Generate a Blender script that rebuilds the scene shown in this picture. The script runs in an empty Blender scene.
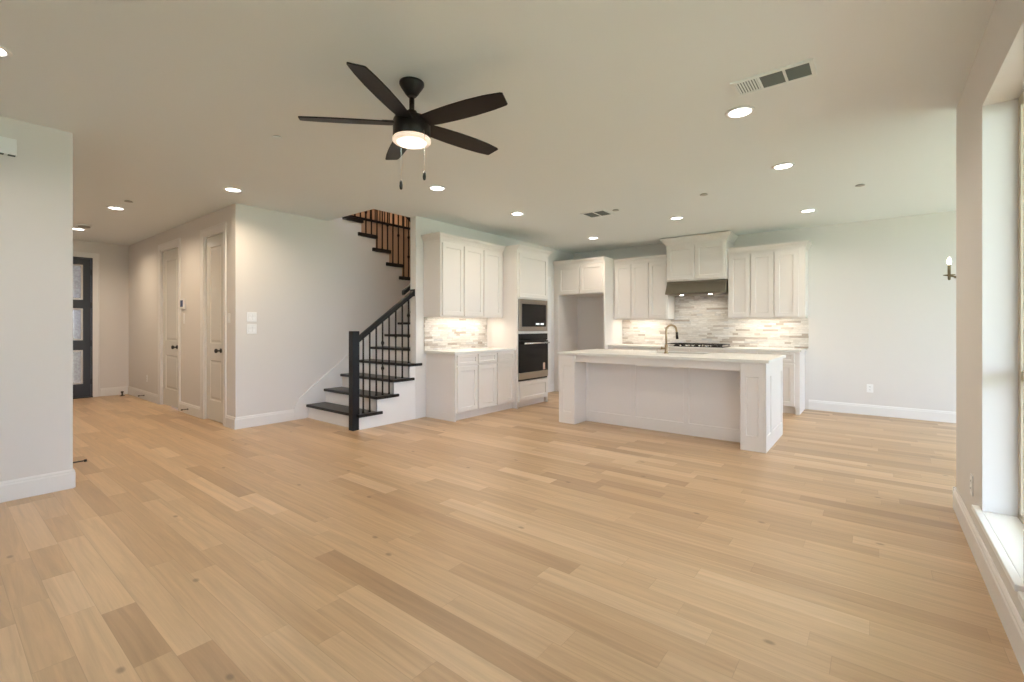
import bpy, bmesh, math, random
from mathutils import Vector, Matrix
random.seed(7)
D = bpy.data
C = bpy.context.scene.collection
S = bpy.context.scene
PI = math.pi
R = math.radians

# ------------------------------------------------------------------ camera, sky, sun, exposure
F_PX, HOR, YAW, EYE = 462.5, 326.4, 0.6672, 1.247
CEIL = 2.74
cd = D.cameras.new('camera'); cam = D.objects.new('camera', cd); C.objects.link(cam)
cd.sensor_fit = 'HORIZONTAL'; cd.sensor_width = 36.0
cd.lens = 36.0 * F_PX / 1024.0
cd.shift_y = -(341.0 - HOR) / 1024.0
cd.clip_start = 0.02
cam.location = (0, 0, EYE)
cam.rotation_euler = (PI / 2, 0, YAW)
S.camera = cam

w = D.worlds.new('sky'); S.world = w; w.use_nodes = True
bg = w.node_tree.nodes['Background']
bg.inputs[0].default_value = (0.77, 0.865, 1.13, 1)
bg.inputs[1].default_value = 8.2
sd = D.lights.new('sun', 'SUN'); sun = D.objects.new('sun', sd); C.objects.link(sun)
sd.energy = 84.0; sd.angle = R(0.6); sd.color = (1, .95, .86)
sun.rotation_euler = Vector((.30, -.62, -1)).to_track_quat('-Z', 'Y').to_euler()
S.view_settings.view_transform = 'Standard'
S.view_settings.look = 'None'
S.view_settings.gamma = 1.0
S.view_settings.use_curve_mapping = False
S.view_settings.exposure = 0.17
S.cycles.max_bounces = 10
S.cycles.diffuse_bounces = 7
S.cycles.transparent_max_bounces = 12
S.cycles.sample_clamp_indirect = 6.0
CAN_W, UNDER_W = 7.5, 2.0
CAN_COL = (1.0, .86, .71)

# ------------------------------------------------------------------ materials
def nodes(m): return m.node_tree.nodes, m.node_tree.links
def mat(name, col, rough=.5, metal=0., bump=0., bscale=200., coat=0., spec=.5):
    m = D.materials.new(name); m.use_nodes = True
    n, l = nodes(m); b = n['Principled BSDF']
    b.inputs['Base Color'].default_value = (*col, 1); b.inputs['Roughness'].default_value = rough
    b.inputs['Metallic'].default_value = metal; b.inputs['Coat Weight'].default_value = coat
    b.inputs['Specular IOR Level'].default_value = spec
    tc = n.new('ShaderNodeTexCoord'); t = n.new('ShaderNodeTexNoise'); t.inputs['Scale'].default_value = bscale
    t.inputs['Detail'].default_value = 3
    l.new(tc.outputs['Object'], t.inputs['Vector'])
    mr = n.new('ShaderNodeMapRange'); mr.inputs['To Min'].default_value = max(.02, rough - .04); mr.inputs['To Max'].default_value = min(1, rough + .04)
    l.new(t.outputs['Fac'], mr.inputs['Value']); l.new(mr.outputs['Result'], b.inputs['Roughness'])
    if bump:
        bp = n.new('ShaderNodeBump'); bp.inputs['Strength'].default_value = bump; bp.inputs['Distance'].default_value = .002
        l.new(t.outputs['Fac'], bp.inputs['Height']); l.new(bp.outputs['Normal'], b.inputs['Normal'])
    return m
def emis(name, col, st):
    m = D.materials.new(name); m.use_nodes = True
    n, l = nodes(m); b = n['Principled BSDF']
    b.inputs['Base Color'].default_value = (.8, .8, .8, 1)
    b.inputs['Emission Color'].default_value = (*col, 1); b.inputs['Emission Strength'].default_value = st
    return m
def glass(name, tint=(1, 1, 1), gloss=.08, bump=0., bscale=40., haze=0., hcol=.75):
    m = D.materials.new(name); m.use_nodes = True
    n, l = nodes(m); out = n['Material Output']; n.remove(n['Principled BSDF'])
    tr = n.new('ShaderNodeBsdfTransparent'); tr.inputs[0].default_value = (*tint, 1)
    gl = n.new('ShaderNodeBsdfGlossy'); gl.inputs['Roughness'].default_value = .05
    mx = n.new('ShaderNodeMixShader'); mx.inputs[0].default_value = gloss
    l.new(tr.outputs[0], mx.inputs[1]); l.new(gl.outputs[0], mx.inputs[2])
    last = mx
    if bump:
        tc = n.new('ShaderNodeTexCoord'); t = n.new('ShaderNodeTexNoise'); t.inputs['Scale'].default_value = bscale; t.inputs['Detail'].default_value = 4
        l.new(tc.outputs['Object'], t.inputs['Vector'])
        bp = n.new('ShaderNodeBump'); bp.inputs['Strength'].default_value = bump; l.new(t.outputs['Fac'], bp.inputs['Height'])
        l.new(bp.outputs['Normal'], gl.inputs['Normal'])
        if haze:
            df = n.new('ShaderNodeBsdfTranslucent'); df.inputs[0].default_value = (hcol, hcol, hcol * .98, 1); l.new(bp.outputs['Normal'], df.inputs['Normal'])
            cr = n.new('ShaderNodeValToRGB'); cr.color_ramp.elements[0].position = .40; cr.color_ramp.elements[1].position = .62
            cr.color_ramp.elements[0].color = (haze * .7,) * 3 + (1,); cr.color_ramp.elements[1].color = (min(1, haze * 1.25),) * 3 + (1,)
            l.new(t.outputs['Fac'], cr.inputs[0])
            m2 = n.new('ShaderNodeMixShader'); l.new(cr.outputs[0], m2.inputs[0]); l.new(mx.outputs[0], m2.inputs[1]); l.new(df.outputs[0], m2.inputs[2]); last = m2
    l.new(last.outputs[0], out.inputs[0])
    return m
def mth(n, l, op, a, b=None, c=None):
    k = n.new('ShaderNodeMath'); k.operation = op
    for i, v in enumerate((a, b, c)):
        if v is None: continue
        if isinstance(v, (int, float)): k.inputs[i].default_value = v
        else: l.new(v, k.inputs[i])
    return k.outputs[0]
def strips(m, ua, va, rowh, len0, len1, ramp, rough, seam_w, seam_dark, grain, bump, coat=0., spec=.5):
    """rows along axis ua stacked along axis va: planks, ledger stone"""
    n, l = nodes(m); b = n['Principled BSDF']
    tc = n.new('ShaderNodeTexCoord'); sp = n.new('ShaderNodeSeparateXYZ'); l.new(tc.outputs['Object'], sp.inputs[0])
    u, v = sp.outputs[ua], sp.outputs[va]
    vr = mth(n, l, 'DIVIDE', v, rowh); row = mth(n, l, 'FLOOR', vr); fv = mth(n, l, 'FRACT', vr)
    wn = n.new('ShaderNodeTexWhiteNoise'); wn.noise_dimensions = '1D'; l.new(row, wn.inputs['W'])
    r1 = wn.outputs['Value']
    wn2 = n.new('ShaderNodeTexWhiteNoise'); wn2.noise_dimensions = '1D'; l.new(mth(n, l, 'ADD', row, 37.3), wn2.inputs['W'])
    ln = mth(n, l, 'MULTIPLY_ADD', wn2.outputs['Value'], len1 - len0, len0)
    us = mth(n, l, 'DIVIDE', mth(n, l, 'ADD', u, mth(n, l, 'MULTIPLY', r1, 9.0)), ln)
    # uneven lengths inside a row
    us = mth(n, l, 'ADD', us, mth(n, l, 'MULTIPLY', mth(n, l, 'SINE', mth(n, l, 'MULTIPLY', us, 2.1)), .28))
    col = mth(n, l, 'FLOOR', us); fu = mth(n, l, 'FRACT', us)
    cmb = n.new('ShaderNodeCombineXYZ'); l.new(row, cmb.inputs[0]); l.new(col, cmb.inputs[1])
    wn3 = n.new('ShaderNodeTexWhiteNoise'); wn3.noise_dimensions = '3D'; l.new(cmb.outputs[0], wn3.inputs['Vector'])
    idv = wn3.outputs['Value']
    cr = n.new('ShaderNodeValToRGB'); cr.color_ramp.elements.remove(cr.color_ramp.elements[0])
    cr.color_ramp.elements[0].position = ramp[0][0]; cr.color_ramp.elements[0].color = (*ramp[0][1], 1)
    for p, c in ramp[1:]:
        e = cr.color_ramp.elements.new(p); e.color = (*c, 1)
    l.new(idv, cr.inputs[0])
    # grain, stretched along the strip and shifted per strip
    g = n.new('ShaderNodeCombineXYZ')
    l.new(mth(n, l, 'MULTIPLY', u, grain[0]), g.inputs[0]); l.new(mth(n, l, 'MULTIPLY', v, grain[1]), g.inputs[1]); l.new(mth(n, l, 'MULTIPLY', idv, 57.), g.inputs[2])
    nt = n.new('ShaderNodeTexNoise'); nt.inputs['Scale'].default_value = 1.; nt.inputs['Detail'].default_value = 6; nt.inputs['Roughness'].default_value = .62; nt.inputs['Distortion'].default_value = grain[3]
    l.new(g.outputs[0], nt.inputs['Vector'])
    gr = n.new('ShaderNodeMapRange'); gr.inputs['From Min'].default_value = .3; gr.inputs['From Max'].default_value = .7
    gr.inputs['To Min'].default_value = 1 - grain[2]; gr.inputs['To Max'].default_value = 1 + grain[2] * .6
    l.new(nt.outputs['Fac'], gr.inputs['Value'])
    # seams
    ev = mth(n, l, 'MULTIPLY', mth(n, l, 'MINIMUM', fv, mth(n, l, 'SUBTRACT', 1., fv)), rowh)
    eu = mth(n, l, 'MULTIPLY', mth(n, l, 'MINIMUM', fu, mth(n, l, 'SUBTRACT', 1., fu)), ln)
    e = mth(n, l, 'MINIMUM', ev, eu)
    sm = n.new('ShaderNodeMapRange'); sm.interpolation_type = 'SMOOTHSTEP'; sm.inputs['From Min'].default_value = seam_w * .3; sm.inputs['From Max'].default_value = seam_w
    sm.inputs['To Min'].default_value = 1 - seam_dark; sm.inputs['To Max'].default_value = 1.
    l.new(e, sm.inputs['Value'])
    fac = mth(n, l, 'MULTIPLY', gr.outputs['Result'], sm.outputs['Result'])
    mul = n.new('ShaderNodeVectorMath'); mul.operation = 'SCALE'; l.new(cr.outputs[0], mul.inputs[0]); l.new(fac, mul.inputs['Scale'])
    colout = mul.outputs[0]
    rr = n.new('ShaderNodeMapRange'); rr.inputs['To Min'].default_value = rough - .045; rr.inputs['To Max'].default_value = rough + .08
    l.new(nt.outputs['Fac'], rr.inputs['Value']); l.new(rr.outputs['Result'], b.inputs['Roughness'])
    bp = n.new('ShaderNodeBump'); bp.inputs['Strength'].default_value = bump[0]; bp.inputs['Distance'].default_value = bump[1]
    h = mth(n, l, 'ADD', mth(n, l, 'MULTIPLY', sm.outputs['Result'], 1.), mth(n, l, 'MULTIPLY', nt.outputs['Fac'], bump[2]))
    h = mth(n, l, 'ADD', h, mth(n, l, 'MULTIPLY', idv, bump[3]))
    l.new(h, bp.inputs['Height']); l.new(bp.outputs['Normal'], b.inputs['Normal'])
    b.inputs['Coat Weight'].default_value = coat; b.inputs['Coat Roughness'].default_value = .25; b.inputs['Specular IOR Level'].default_value = spec
    return colout, b, n, l, sp
def new(name):
    m = D.materials.new(name); m.use_nodes = True; return m

M = {}
M['wall'] = mat('wall_paint', (.735, .705, .68), .72, bump=.10, bscale=260)
M['ceil'] = mat('ceiling_paint', (.825, .845, .845), .85, bump=.10, bscale=220)
M['tan'] = mat('tan_stairwell', (.46, .32, .205), .75, bump=.1, bscale=260)  # one even tan tone for the stairwell and upstairs walls
M['trim'] = mat('trim_paint', (.81, .79, .775), .345, bump=.02)
M['doorp'] = mat('door_paint', (.78, .76, .715), .16, bump=.01)
M['cab'] = mat('cabinet_paint', (.80, .752, .715), .36, bump=.02)
M['quartz'] = mat('quartz', (.80, .785, .75), .33, bscale=60)
M['black'] = mat('black_paint', (.004, .0042, .0065), .38, bump=.02, spec=.3)
M['tread'] = mat('dark_stained_wood', (.009, .007, .0065), .35, bump=.05, bscale=60, spec=.35)
M['iron'] = mat('wrought_iron', (.010, .0075, .006), .5, metal=.2, bump=.1, spec=.3)
M['steel'] = mat('stainless_steel', (.47, .42, .35), .33, metal=1.)
M['hood'] = mat('hood_steel', (.27, .245, .20), .33, metal=1.)
M['steel2'] = mat('brushed_steel_trim', (.36, .32, .28), .36, metal=1.)
M['chrome'] = mat('chrome', (.8, .79, .77), .15, metal=1.)
M['bglass'] = mat('black_oven_glass', (.010, .009, .009), .10, spec=.22)
M['bmetal'] = mat('black_cast_metal', (.014, .013, .013), .42)
M['bronze'] = mat('champagne_bronze', (.36, .27, .17), .28, metal=1.)
M['fan'] = mat('dark_bronze', (.016, .012, .010), .38, metal=.3, spec=.4)
M['blade'] = mat('espresso_blade', (.010, .008, .0095), .45, spec=.3, bump=.03, bscale=40)
M['plate'] = mat('white_plastic', (.86, .86, .86), .3)
M['slot'] = mat('dark_slot', (.05, .05, .05), .5)
M['grey'] = mat('grey_plastic', (.42, .40, .37), .5)
M['vent'] = mat('vent_enamel', (.84, .86, .85), .4)
M['ventdark'] = mat('vent_shadow', (.16, .19, .19), .6)
M['frontdoor'] = mat('charcoal_door_paint', (.022, .023, .030), .4, bump=.04)
M['sticker'] = mat('paper_sticker', (.55, .40, .32), .6)
M['bead'] = mat('door_glass_bead', (.62, .60, .58), .4)
M['winframe'] = mat('shaded_vinyl', (.50, .43, .33), .4)  # backlit shade of the frames is put into this colour
M['sill'] = mat('sill_marble', (.88, .88, .88), .35, bscale=12)
M['screen'] = mat('thermostat_screen', (.10, .14, .28), .15)
M['sinksteel'] = mat('sink_steel', (.30, .29, .28), .35, metal=1.)
M['rubber'] = mat('black_rubber', (.015, .014, .014), .6)
M['candle'] = mat('candle_sleeve', (.22, .17, .10), .4, metal=.6)
M['brick'] = mat('porch_masonry', (.40, .36, .33), .9, bump=.5, bscale=14)
M['lens'] = emis('led_lens', (1., .93, .84), 9.)
M['fanlens'] = emis('fan_lens', (1., .88, .74), 2.6)
M['fanring'] = emis('fan_frosted_ring', (1., .68, .48), .55)
M['bulb'] = emis('candle_bulb', (1., .86, .66), 14.)
M['strip'] = emis('led_strip', (1., .90, .76), 8.)
M['pane'] = glass('window_glass', (.97, 1., .985), .06)
M['doorglass'] = glass('hammered_glass', (.21, .18, .155), .10, bump=.8, bscale=30, haze=.6, hcol=.19)
M['display'] = emis('appliance_display', (.9, .95, 1.), .7)

m = new('oak_planks'); M['floor'] = m
colo, b, n, l, sp = strips(m, 'X', 'Y', .118, .65, 1.45,
    [(0, (.375, .24, .13)), (.05, (.41, .265, .145)), (.11, (.46, .305, .17)), (.5, (.50, .34, .195)), (.8, (.56, .392, .235)), (1., (.63, .46, .295))],
    .355, .0018, .20, (1.2, 24., .20, 1.1), (.25, .0015, .12, 0.), coat=.0, spec=.8)
# sparse knots
vo = n.new('ShaderNodeTexVoronoi'); vo.voronoi_dimensions = '2D'; vo.inputs['Scale'].default_value = 1.25; vo.inputs['Randomness'].default_value = 1.
mp = n.new('ShaderNodeMapping'); mp.inputs['Scale'].default_value = (.75, 1.25, 1.); tc = n.new('ShaderNodeTexCoord')
l.new(tc.outputs['Object'], mp.inputs[0]); l.new(mp.outputs[0], vo.inputs['Vector'])
kr = n.new('ShaderNodeMapRange'); kr.interpolation_type = 'SMOOTHSTEP'; kr.inputs['From Min'].default_value = .008; kr.inputs['From Max'].default_value = .028
kr.inputs['To Min'].default_value = .55; kr.inputs['To Max'].default_value = 1.
l.new(vo.outputs['Distance'], kr.inputs['Value'])
sc2 = n.new('ShaderNodeVectorMath'); sc2.operation = 'SCALE'; l.new(colo, sc2.inputs[0]); l.new(kr.outputs['Result'], sc2.inputs['Scale'])
l.new(sc2.outputs[0], b.inputs['Base Color'])

STONE = [(0, (.40, .345, .29)), (.08, (.50, .44, .38)), (.2, (.62, .57, .515)), (.45, (.72, .69, .645)), (.7, (.66, .62, .56)), (.85, (.77, .745, .71)), (1., (.55, .54, .53))]
for key, ua in (('stone_y', 'Y'), ('stone_x', 'X')):
    m = new('ledger_' + key); M[key] = m
    colo, b, n, l, sp = strips(m, ua, 'Z', .0325, .10, .27, STONE, .5, .0015, .30, (9., 60., .22, 1.), (.6, .004, .3, 1.2))
    l.new(colo, b.inputs['Base Color'])
m = new('lawn'); M['lawn'] = m
n, l = nodes(m); b = n['Principled BSDF']; t = n.new('ShaderNodeTexNoise'); t.inputs['Scale'].default_value = 6.; t.inputs['Detail'].default_value = 8
cr = n.new('ShaderNodeValToRGB'); cr.color_ramp.elements[0].color = (.095, .13, .095, 1); cr.color_ramp.elements[1].color = (.145, .195, .145, 1)
tc = n.new('ShaderNodeTexCoord'); l.new(tc.outputs['Object'], t.inputs['Vector']); l.new(t.outputs['Fac'], cr.inputs[0]); l.new(cr.outputs[0], b.inputs['Base Color']); b.inputs['Roughness'].default_value = .9

# ------------------------------------------------------------------ mesh helpers
class MB:
    def __init__(s): s.bm = bmesh.new()
    def box(s, x0, x1, y0, y1, z0, z1, mi=0):
        v = [s.bm.verts.new(p) for p in ((x0, y0, z0), (x1, y0, z0), (x1, y1, z0), (x0, y1, z0), (x0, y0, z1), (x1, y0, z1), (x1, y1, z1), (x0, y1, z1))]
        for f in ((0, 3, 2, 1), (4, 5, 6, 7), (0, 1, 5, 4), (1, 2, 6, 5), (2, 3, 7, 6), (3, 0, 4, 7)):
            s.bm.faces.new([v[i] for i in f]).material_index = mi
        return s
    def prism(s, pts, axis, a0, a1):
        """polygon pts in the plane perpendicular to axis, from a0 to a1"""
        def P(p, a):
            return {'x': (a, p[0], p[1]), 'y': (p[0], a, p[1]), 'z': (p[0], p[1], a)}[axis]
        A = [s.bm.verts.new(P(p, a0)) for p in pts]; B = [s.bm.verts.new(P(p, a1)) for p in pts]
        k = len(pts)
        s.bm.faces.new(A); s.bm.faces.new(B[::-1])
        for i in range(k): s.bm.faces.new((A[i], B[i], B[(i + 1) % k], A[(i + 1) % k]))
        return s
    def lathe(s, prof, c=(0, 0, 0), seg=32, axis='z', smooth=True):
        """prof: (radius, height) list, capped at the ends"""
        rings = []
        for r, h in prof:
            ring = []
            for i in range(seg):
                a = 2 * PI * i / seg
                x, y = r * math.cos(a), r * math.sin(a)
                p = {'z': (x, y, h), 'x': (h, x, y), 'y': (y, h, x)}[axis]
                ring.append(s.bm.verts.new((c[0] + p[0], c[1] + p[1], c[2] + p[2])))
            rings.append(ring)
        for a, b in zip(rings, rings[1:]):
            for i in range(seg):
                f = s.bm.faces.new((a[i], a[(i + 1) % seg], b[(i + 1) % seg], b[i])); f.smooth = smooth
        s.bm.faces.new(rings[0][::-1]); s.bm.faces.new(rings[-1])
        return s
    def tube(s, pts, r, seg=12, smooth=True):
        pts = [Vector(p) for p in pts]; rr = r if isinstance(r, (list, tuple)) else [r] * len(pts)
        rings = []; up = None
        for i, p in enumerate(pts):
            t = (pts[min(i + 1, len(pts) - 1)] - pts[max(i - 1, 0)]).normalized()
            if up is None:
                up = Vector((0, 0, 1)) if abs(t.z) < .9 else Vector((1, 0, 0))
            a = t.cross(up).normalized(); bb = a.cross(t).normalized(); up = bb
            rings.append([s.bm.verts.new(p + rr[i] * (math.cos(2 * PI * k / seg) * a + math.sin(2 * PI * k / seg) * bb)) for k in range(seg)])
        for A, B in zip(rings, rings[1:]):
            for k in range(seg):
                f = s.bm.faces.new((A[k], A[(k + 1) % seg], B[(k + 1) % seg], B[k])); f.smooth = smooth
        s.bm.faces.new(rings[0][::-1]); s.bm.faces.new(rings[-1])
        return s
    def sphere(s, c, r, sx=1, sy=1, sz=1, seg=20):
        k = 10
        prof = [(max(.0004, r * math.sin(PI * i / k)), -r * math.cos(PI * i / k)) for i in range(k + 1)]
        b0 = len(s.bm.verts); s.lathe(prof, (0, 0, 0), seg)
        s.bm.verts.ensure_lookup_table()
        for v in s.bm.verts[b0:]: v.co = Vector((v.co.x * sx + c[0], v.co.y * sy + c[1], v.co.z * sz + c[2]))
        return s
    def panel(s, x0, x1, z0, z1, y0, t, holes, rec=.008, slope=.006, raised=False):
        """slab facing -y (front at y0, back at y0+t) with recessed rectangular fields"""
        xs = sorted({x0, x1, *[h[0] for h in holes], *[h[1] for h in holes]}); zs = sorted({z0, z1, *[h[2] for h in holes], *[h[3] for h in holes]})
        vv = {}
        def V(x, y, z):
            k = (round(x, 5), round(y, 5), round(z, 5))
            if k not in vv: vv[k] = s.bm.verts.new((x, y, z))
            return vv[k]
        def ish(a, c): return any(h[0] < a < h[1] and h[2] < c < h[3] for h in holes)
        for i in range(len(xs) - 1):
            for j in range(len(zs) - 1):
                if not ish((xs[i] + xs[i + 1]) / 2, (zs[j] + zs[j + 1]) / 2):
                    s.bm.faces.new((V(xs[i], y0, zs[j]), V(xs[i + 1], y0, zs[j]), V(xs[i + 1], y0, zs[j + 1]), V(xs[i], y0, zs[j + 1])))
        for a, b, c, d in holes:
            def ring(ins, dep): return [V(a + ins, y0 + dep, c + ins), V(b - ins, y0 + dep, c + ins), V(b - ins, y0 + dep, d - ins), V(a + ins, y0 + dep, d - ins)]
            xi = [x for x in xs if a <= x <= b]; zi = [z for z in zs if c <= z <= d]
            outer = [[V(x, y0, c) for x in xi], [V(b, y0, z) for z in zi], [V(x, y0, d) for x in xi[::-1]], [V(a, y0, z) for z in zi[::-1]]]
            r1 = ring(slope, rec)
            for q in range(4):
                e = outer[q]; A, B = r1[q], r1[(q + 1) % 4]
                s.bm.faces.new([*e, B, A])
            rings = [r1]
            if raised:
                rings += [ring(slope + .012, rec), ring(slope + .035, rec * .35)]
            for p, r in zip(rings, rings[1:]):
                for q in range(4): s.bm.faces.new((p[q], p[(q + 1) % 4], r[(q + 1) % 4], r[q]))
            s.bm.faces.new(rings[-1])
        y1 = y0 + t
        s.bm.faces.new((V(x0, y1, z0), V(x0, y1, z1), V(x1, y1, z1), V(x1, y1, z0)))
        s.bm.faces.new([V(x, y0, z0) for x in xs][::-1] + [V(x0, y1, z0), V(x1, y1, z0)])
        s.bm.faces.new([V(x, y0, z1) for x in xs] + [V(x1, y1, z1), V(x0, y1, z1)])
        s.bm.faces.new([V(x0, y0, z) for z in zs] + [V(x0, y1, z1), V(x0, y1, z0)])
        s.bm.faces.new([V(x1, y0, z) for z in zs][::-1] + [V(x1, y1, z0), V(x1, y1, z1)])
        return s
    def xf(s, mtx):
        bmesh.ops.transform(s.bm, matrix=mtx, verts=s.bm.verts); return s
    def build(s, name, m, parent=None, bevel=0., seg=2):
        bmesh.ops.recalc_face_normals(s.bm, faces=s.bm.faces)
        me = D.meshes.new(name); s.bm.to_mesh(me); s.bm.free()
        for k in (m if isinstance(m, (list, tuple)) else [m]): me.materials.append(M[k])
        o = D.objects.new(name, me); C.objects.link(o)
        if parent: o.parent = parent
        if bevel:
            bv = o.modifiers.new('edge', 'BEVEL'); bv.width = bevel; bv.segments = seg; bv.limit_method = 'ANGLE'; bv.angle_limit = R(40)
        return o
def tag(o, label, cat, group=None, kind=None):
    o['label'] = label; o['category'] = cat
    if group: o['group'] = group
    if kind: o['kind'] = kind
    return o
def thing(name, label, cat, loc=(0, 0, 0), rz=0., group=None, kind=None):
    o = D.objects.new(name, None); C.objects.link(o); o.location = loc; o.rotation_euler = (0, 0, rz); o.empty_display_size = .1
    return tag(o, label, cat, group, kind)
def copy_tree(o, parent=None):
    c = o.copy(); C.objects.link(c)
    if parent: c.parent = parent
    for ch in list(o.children): copy_tree(ch, c)
    return c
def area(name, loc, size, energy, col, parent, shape='DISK', rot=(0, 0, 0), size_y=None, spread=160):
    ld = D.lights.new(name, 'AREA'); ld.shape = shape; ld.size = size; ld.energy = energy; ld.color = col; ld.spread = R(spread)
    if size_y: ld.size_y = size_y
    o = D.objects.new(name, ld); C.objects.link(o); o.location = loc; o.rotation_euler = rot; o.parent = parent
    return o
def slab(name, axis, t0, t1, u0, u1, z0, z1, holes, m, label):
    """wall: axis 'x' is a wall at constant x (u = y), 'y' at constant y (u = x), 'z' horizontal (u = x, second range = y)"""
    mb = MB(); bm = mb.bm
    us = sorted({u0, u1, *[k for h in holes for k in h[:2]]}); zs = sorted({z0, z1, *[k for h in holes for k in h[2:]]})
    vv = {}
    def V(t, u, z):
        p = {'x': (t, u, z), 'y': (u, t, z), 'z': (u, z, t)}[axis]
        if p not in vv: vv[p] = bm.verts.new(p)
        return vv[p]
    nu, nz = len(us) - 1, len(zs) - 1
    def solid(i, j):
        if not (0 <= i < nu and 0 <= j < nz): return False
        a, c = (us[i] + us[i + 1]) / 2, (zs[j] + zs[j + 1]) / 2
        return not any(h[0] < a < h[1] and h[2] < c < h[3] for h in holes)
    for i in range(nu):
        for j in range(nz):
            if not solid(i, j): continue
            a, b, c, d = us[i], us[i + 1], zs[j], zs[j + 1]
            for t in (t0, t1): bm.faces.new((V(t, a, c), V(t, b, c), V(t, b, d), V(t, a, d)))
            if not solid(i - 1, j): bm.faces.new((V(t0, a, c), V(t1, a, c), V(t1, a, d), V(t0, a, d)))
            if not solid(i + 1, j): bm.faces.new((V(t0, b, c), V(t1, b, c), V(t1, b, d), V(t0, b, d)))
            if not solid(i, j - 1): bm.faces.new((V(t0, a, c), V(t1, a, c), V(t1, b, c), V(t0, b, c)))
            if not solid(i, j + 1): bm.faces.new((V(t0, a, d), V(t1, a, d), V(t1, b, d), V(t0, b, d)))
    return tag(mb.build(name, m), label, 'wall' if axis != 'z' else name.split('_')[0], kind='structure')

# ------------------------------------------------------------------ room shell
XL, XR, YB, YN, YBACK, XN = -4.88, .43, -3.6, 4.37, 8.23, 3.7     # left wall, right wall, rear, nook start, back wall, nook side
YH0, YH1, XE, XS = .708, 2.33, -10.85, -6.10                         # hall sides, hall end, stair wall
YS1 = 6.20; XUP = -7.25; UP = 3.055

tag(MB().box(XE - .2, XN + .2, YB - .2, YBACK + .2, -.12, 0).build('floor', 'floor'), 'wide light oak plank floor running through the open living room and kitchen', 'floor', kind='structure')
slab('ceiling', 'z', CEIL, UP - .04, XE - .2, XN + .2, YB - .2, YBACK + .2, [(XUP - .06, -5.02, 3.53, YS1)], 'ceil', 'flat pale beige ceiling with recessed lights and open stairwell')
slab('wall_left', 'x', XL - .13, XL, YB, YH0, 0, CEIL, [], 'wall', 'near wall on the left side ending at the entry hall')
slab('wall_hall_left', 'y', YH0 - .13, YH0, XE, XL - .13, 0, CEIL, [], 'wall', 'far side wall of the entry hall opposite the two white doors')
slab('wall_hall_end', 'x', XE - .15, XE, YH0 - .13, YH1 + .13, 0, CEIL, [(.90, 1.83, 0, 2.45)], 'wall', 'end wall of the entry hall around the dark front door')
DA, DB = (-8.96, -8.13), (-7.12, -6.46)
slab('wall_hall', 'y', YH1, YH1 + .13, XE, XS, 0, CEIL, [(*DA, 0, 2.46), (*DB, 0, 2.46)], 'wall', 'warm beige entry hall wall holding the two white panelled doors')
# stair wall: full height first, then stepped under the upper flight
RUN, RISE = .2535, .1875
def yl(n): return 3.205 + (n - 1) * RUN           # nosing of lower tread n
def yu(n): return 4.092 + (15 - n) * RUN          # nosing of upper tread n
def zu(n): return RISE * n + max(0., .012 + (n - 12) * .011)
poly = [(YH1 + .13, 0), (6.0, 0), (6.0, RISE * 8 - .04), (yu(9) - .02, RISE * 8 - .04)]
for k in range(9, 16):
    poly += [(yu(k) - .02, zu(k) - .056), (yu(k + 1) - .02, zu(k) - .056)]
poly += [(yu(16) - .02, CEIL + .2), (3.53, CEIL + .2), (3.53, CEIL), (YH1 + .13, CEIL)]
tag(MB().prism(poly, 'x', XS - .13, XS).build('wall_stair', 'wall'), 'plain off-white wall left of the stairs, with two switch plates', 'wall', kind='structure')
slab('wall_kitchen_left', 'x', XL - .115, XL, 4.10, YBACK, 0, CEIL, [], 'wall', 'wall between the stairs and the left run of kitchen cabinets')
slab('wall_back', 'y', YBACK, YBACK + .15, XL - .115, XN, 0, CEIL, [], 'wall', 'long back wall behind the kitchen and dining area')
WIN = [(2.53, 3.38), (1.50, 2.35), (.30, 1.15)]
WZ = (.272, 2.385)
slab('wall_right', 'x', XR, XR + .20, YB, YN, 0, CEIL, [(a, b, *WZ) for a, b in WIN], 'wall', 'near wall on the right with the tall deep-set window')
RW = [(-1.7, -.3)]
slab('wall_rear', 'y', YB - .2, YB, XL - .13, XR + .2, 0, CEIL, [(a, b, .25, 2.40) for a, b in RW], 'wall', 'wall behind the viewpoint with one wide window')
NW = [(4.55, 5.65), (5.8, 6.9), (7.05, 8.1)]
NF = [(1.5, 2.5)]  # unseen window added to throw daylight on the back wall
slab('wall_nook', 'x', XN, XN + .2, YN - .2, YBACK, 0, CEIL, [(a, b, .10, 2.52) for a, b in NW], 'wall', 'dining side wall with windows beyond the near right wall')
slab('wall_nook_front', 'y', YN - .2, YN, XR + .2, XN, 0, CEIL, [(a, b, .3, 2.4) for a, b in NF], 'wall', 'short outer wall closing the dining area behind the near right wall')
# stairwell above
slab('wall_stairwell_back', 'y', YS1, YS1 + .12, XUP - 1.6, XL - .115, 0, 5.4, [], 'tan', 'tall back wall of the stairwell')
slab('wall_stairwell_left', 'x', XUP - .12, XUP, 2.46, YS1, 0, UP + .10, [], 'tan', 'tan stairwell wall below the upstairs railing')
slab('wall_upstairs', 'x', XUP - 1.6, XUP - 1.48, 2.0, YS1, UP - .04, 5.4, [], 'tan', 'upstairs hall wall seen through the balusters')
slab('wall_stairwell_right', 'x', -5.02, -4.90, 3.41, YS1, UP - .04, 5.4, [], 'wall', 'upper stairwell wall above the kitchen side')
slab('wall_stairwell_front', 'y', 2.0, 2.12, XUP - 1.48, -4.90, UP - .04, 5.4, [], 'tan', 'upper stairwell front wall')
slab('wall_upstairs_side', 'y', 3.41, 3.53, -5.55, -5.02, UP - .04, 5.4, [], 'wall', 'short upper wall beside the stair opening')
slab('ceiling_upstairs', 'z', 5.4, 5.5, XUP - 1.6, -4.88, 2.0, YS1 + .12, [], 'ceil', 'upstairs ceiling over the stairwell')

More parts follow.
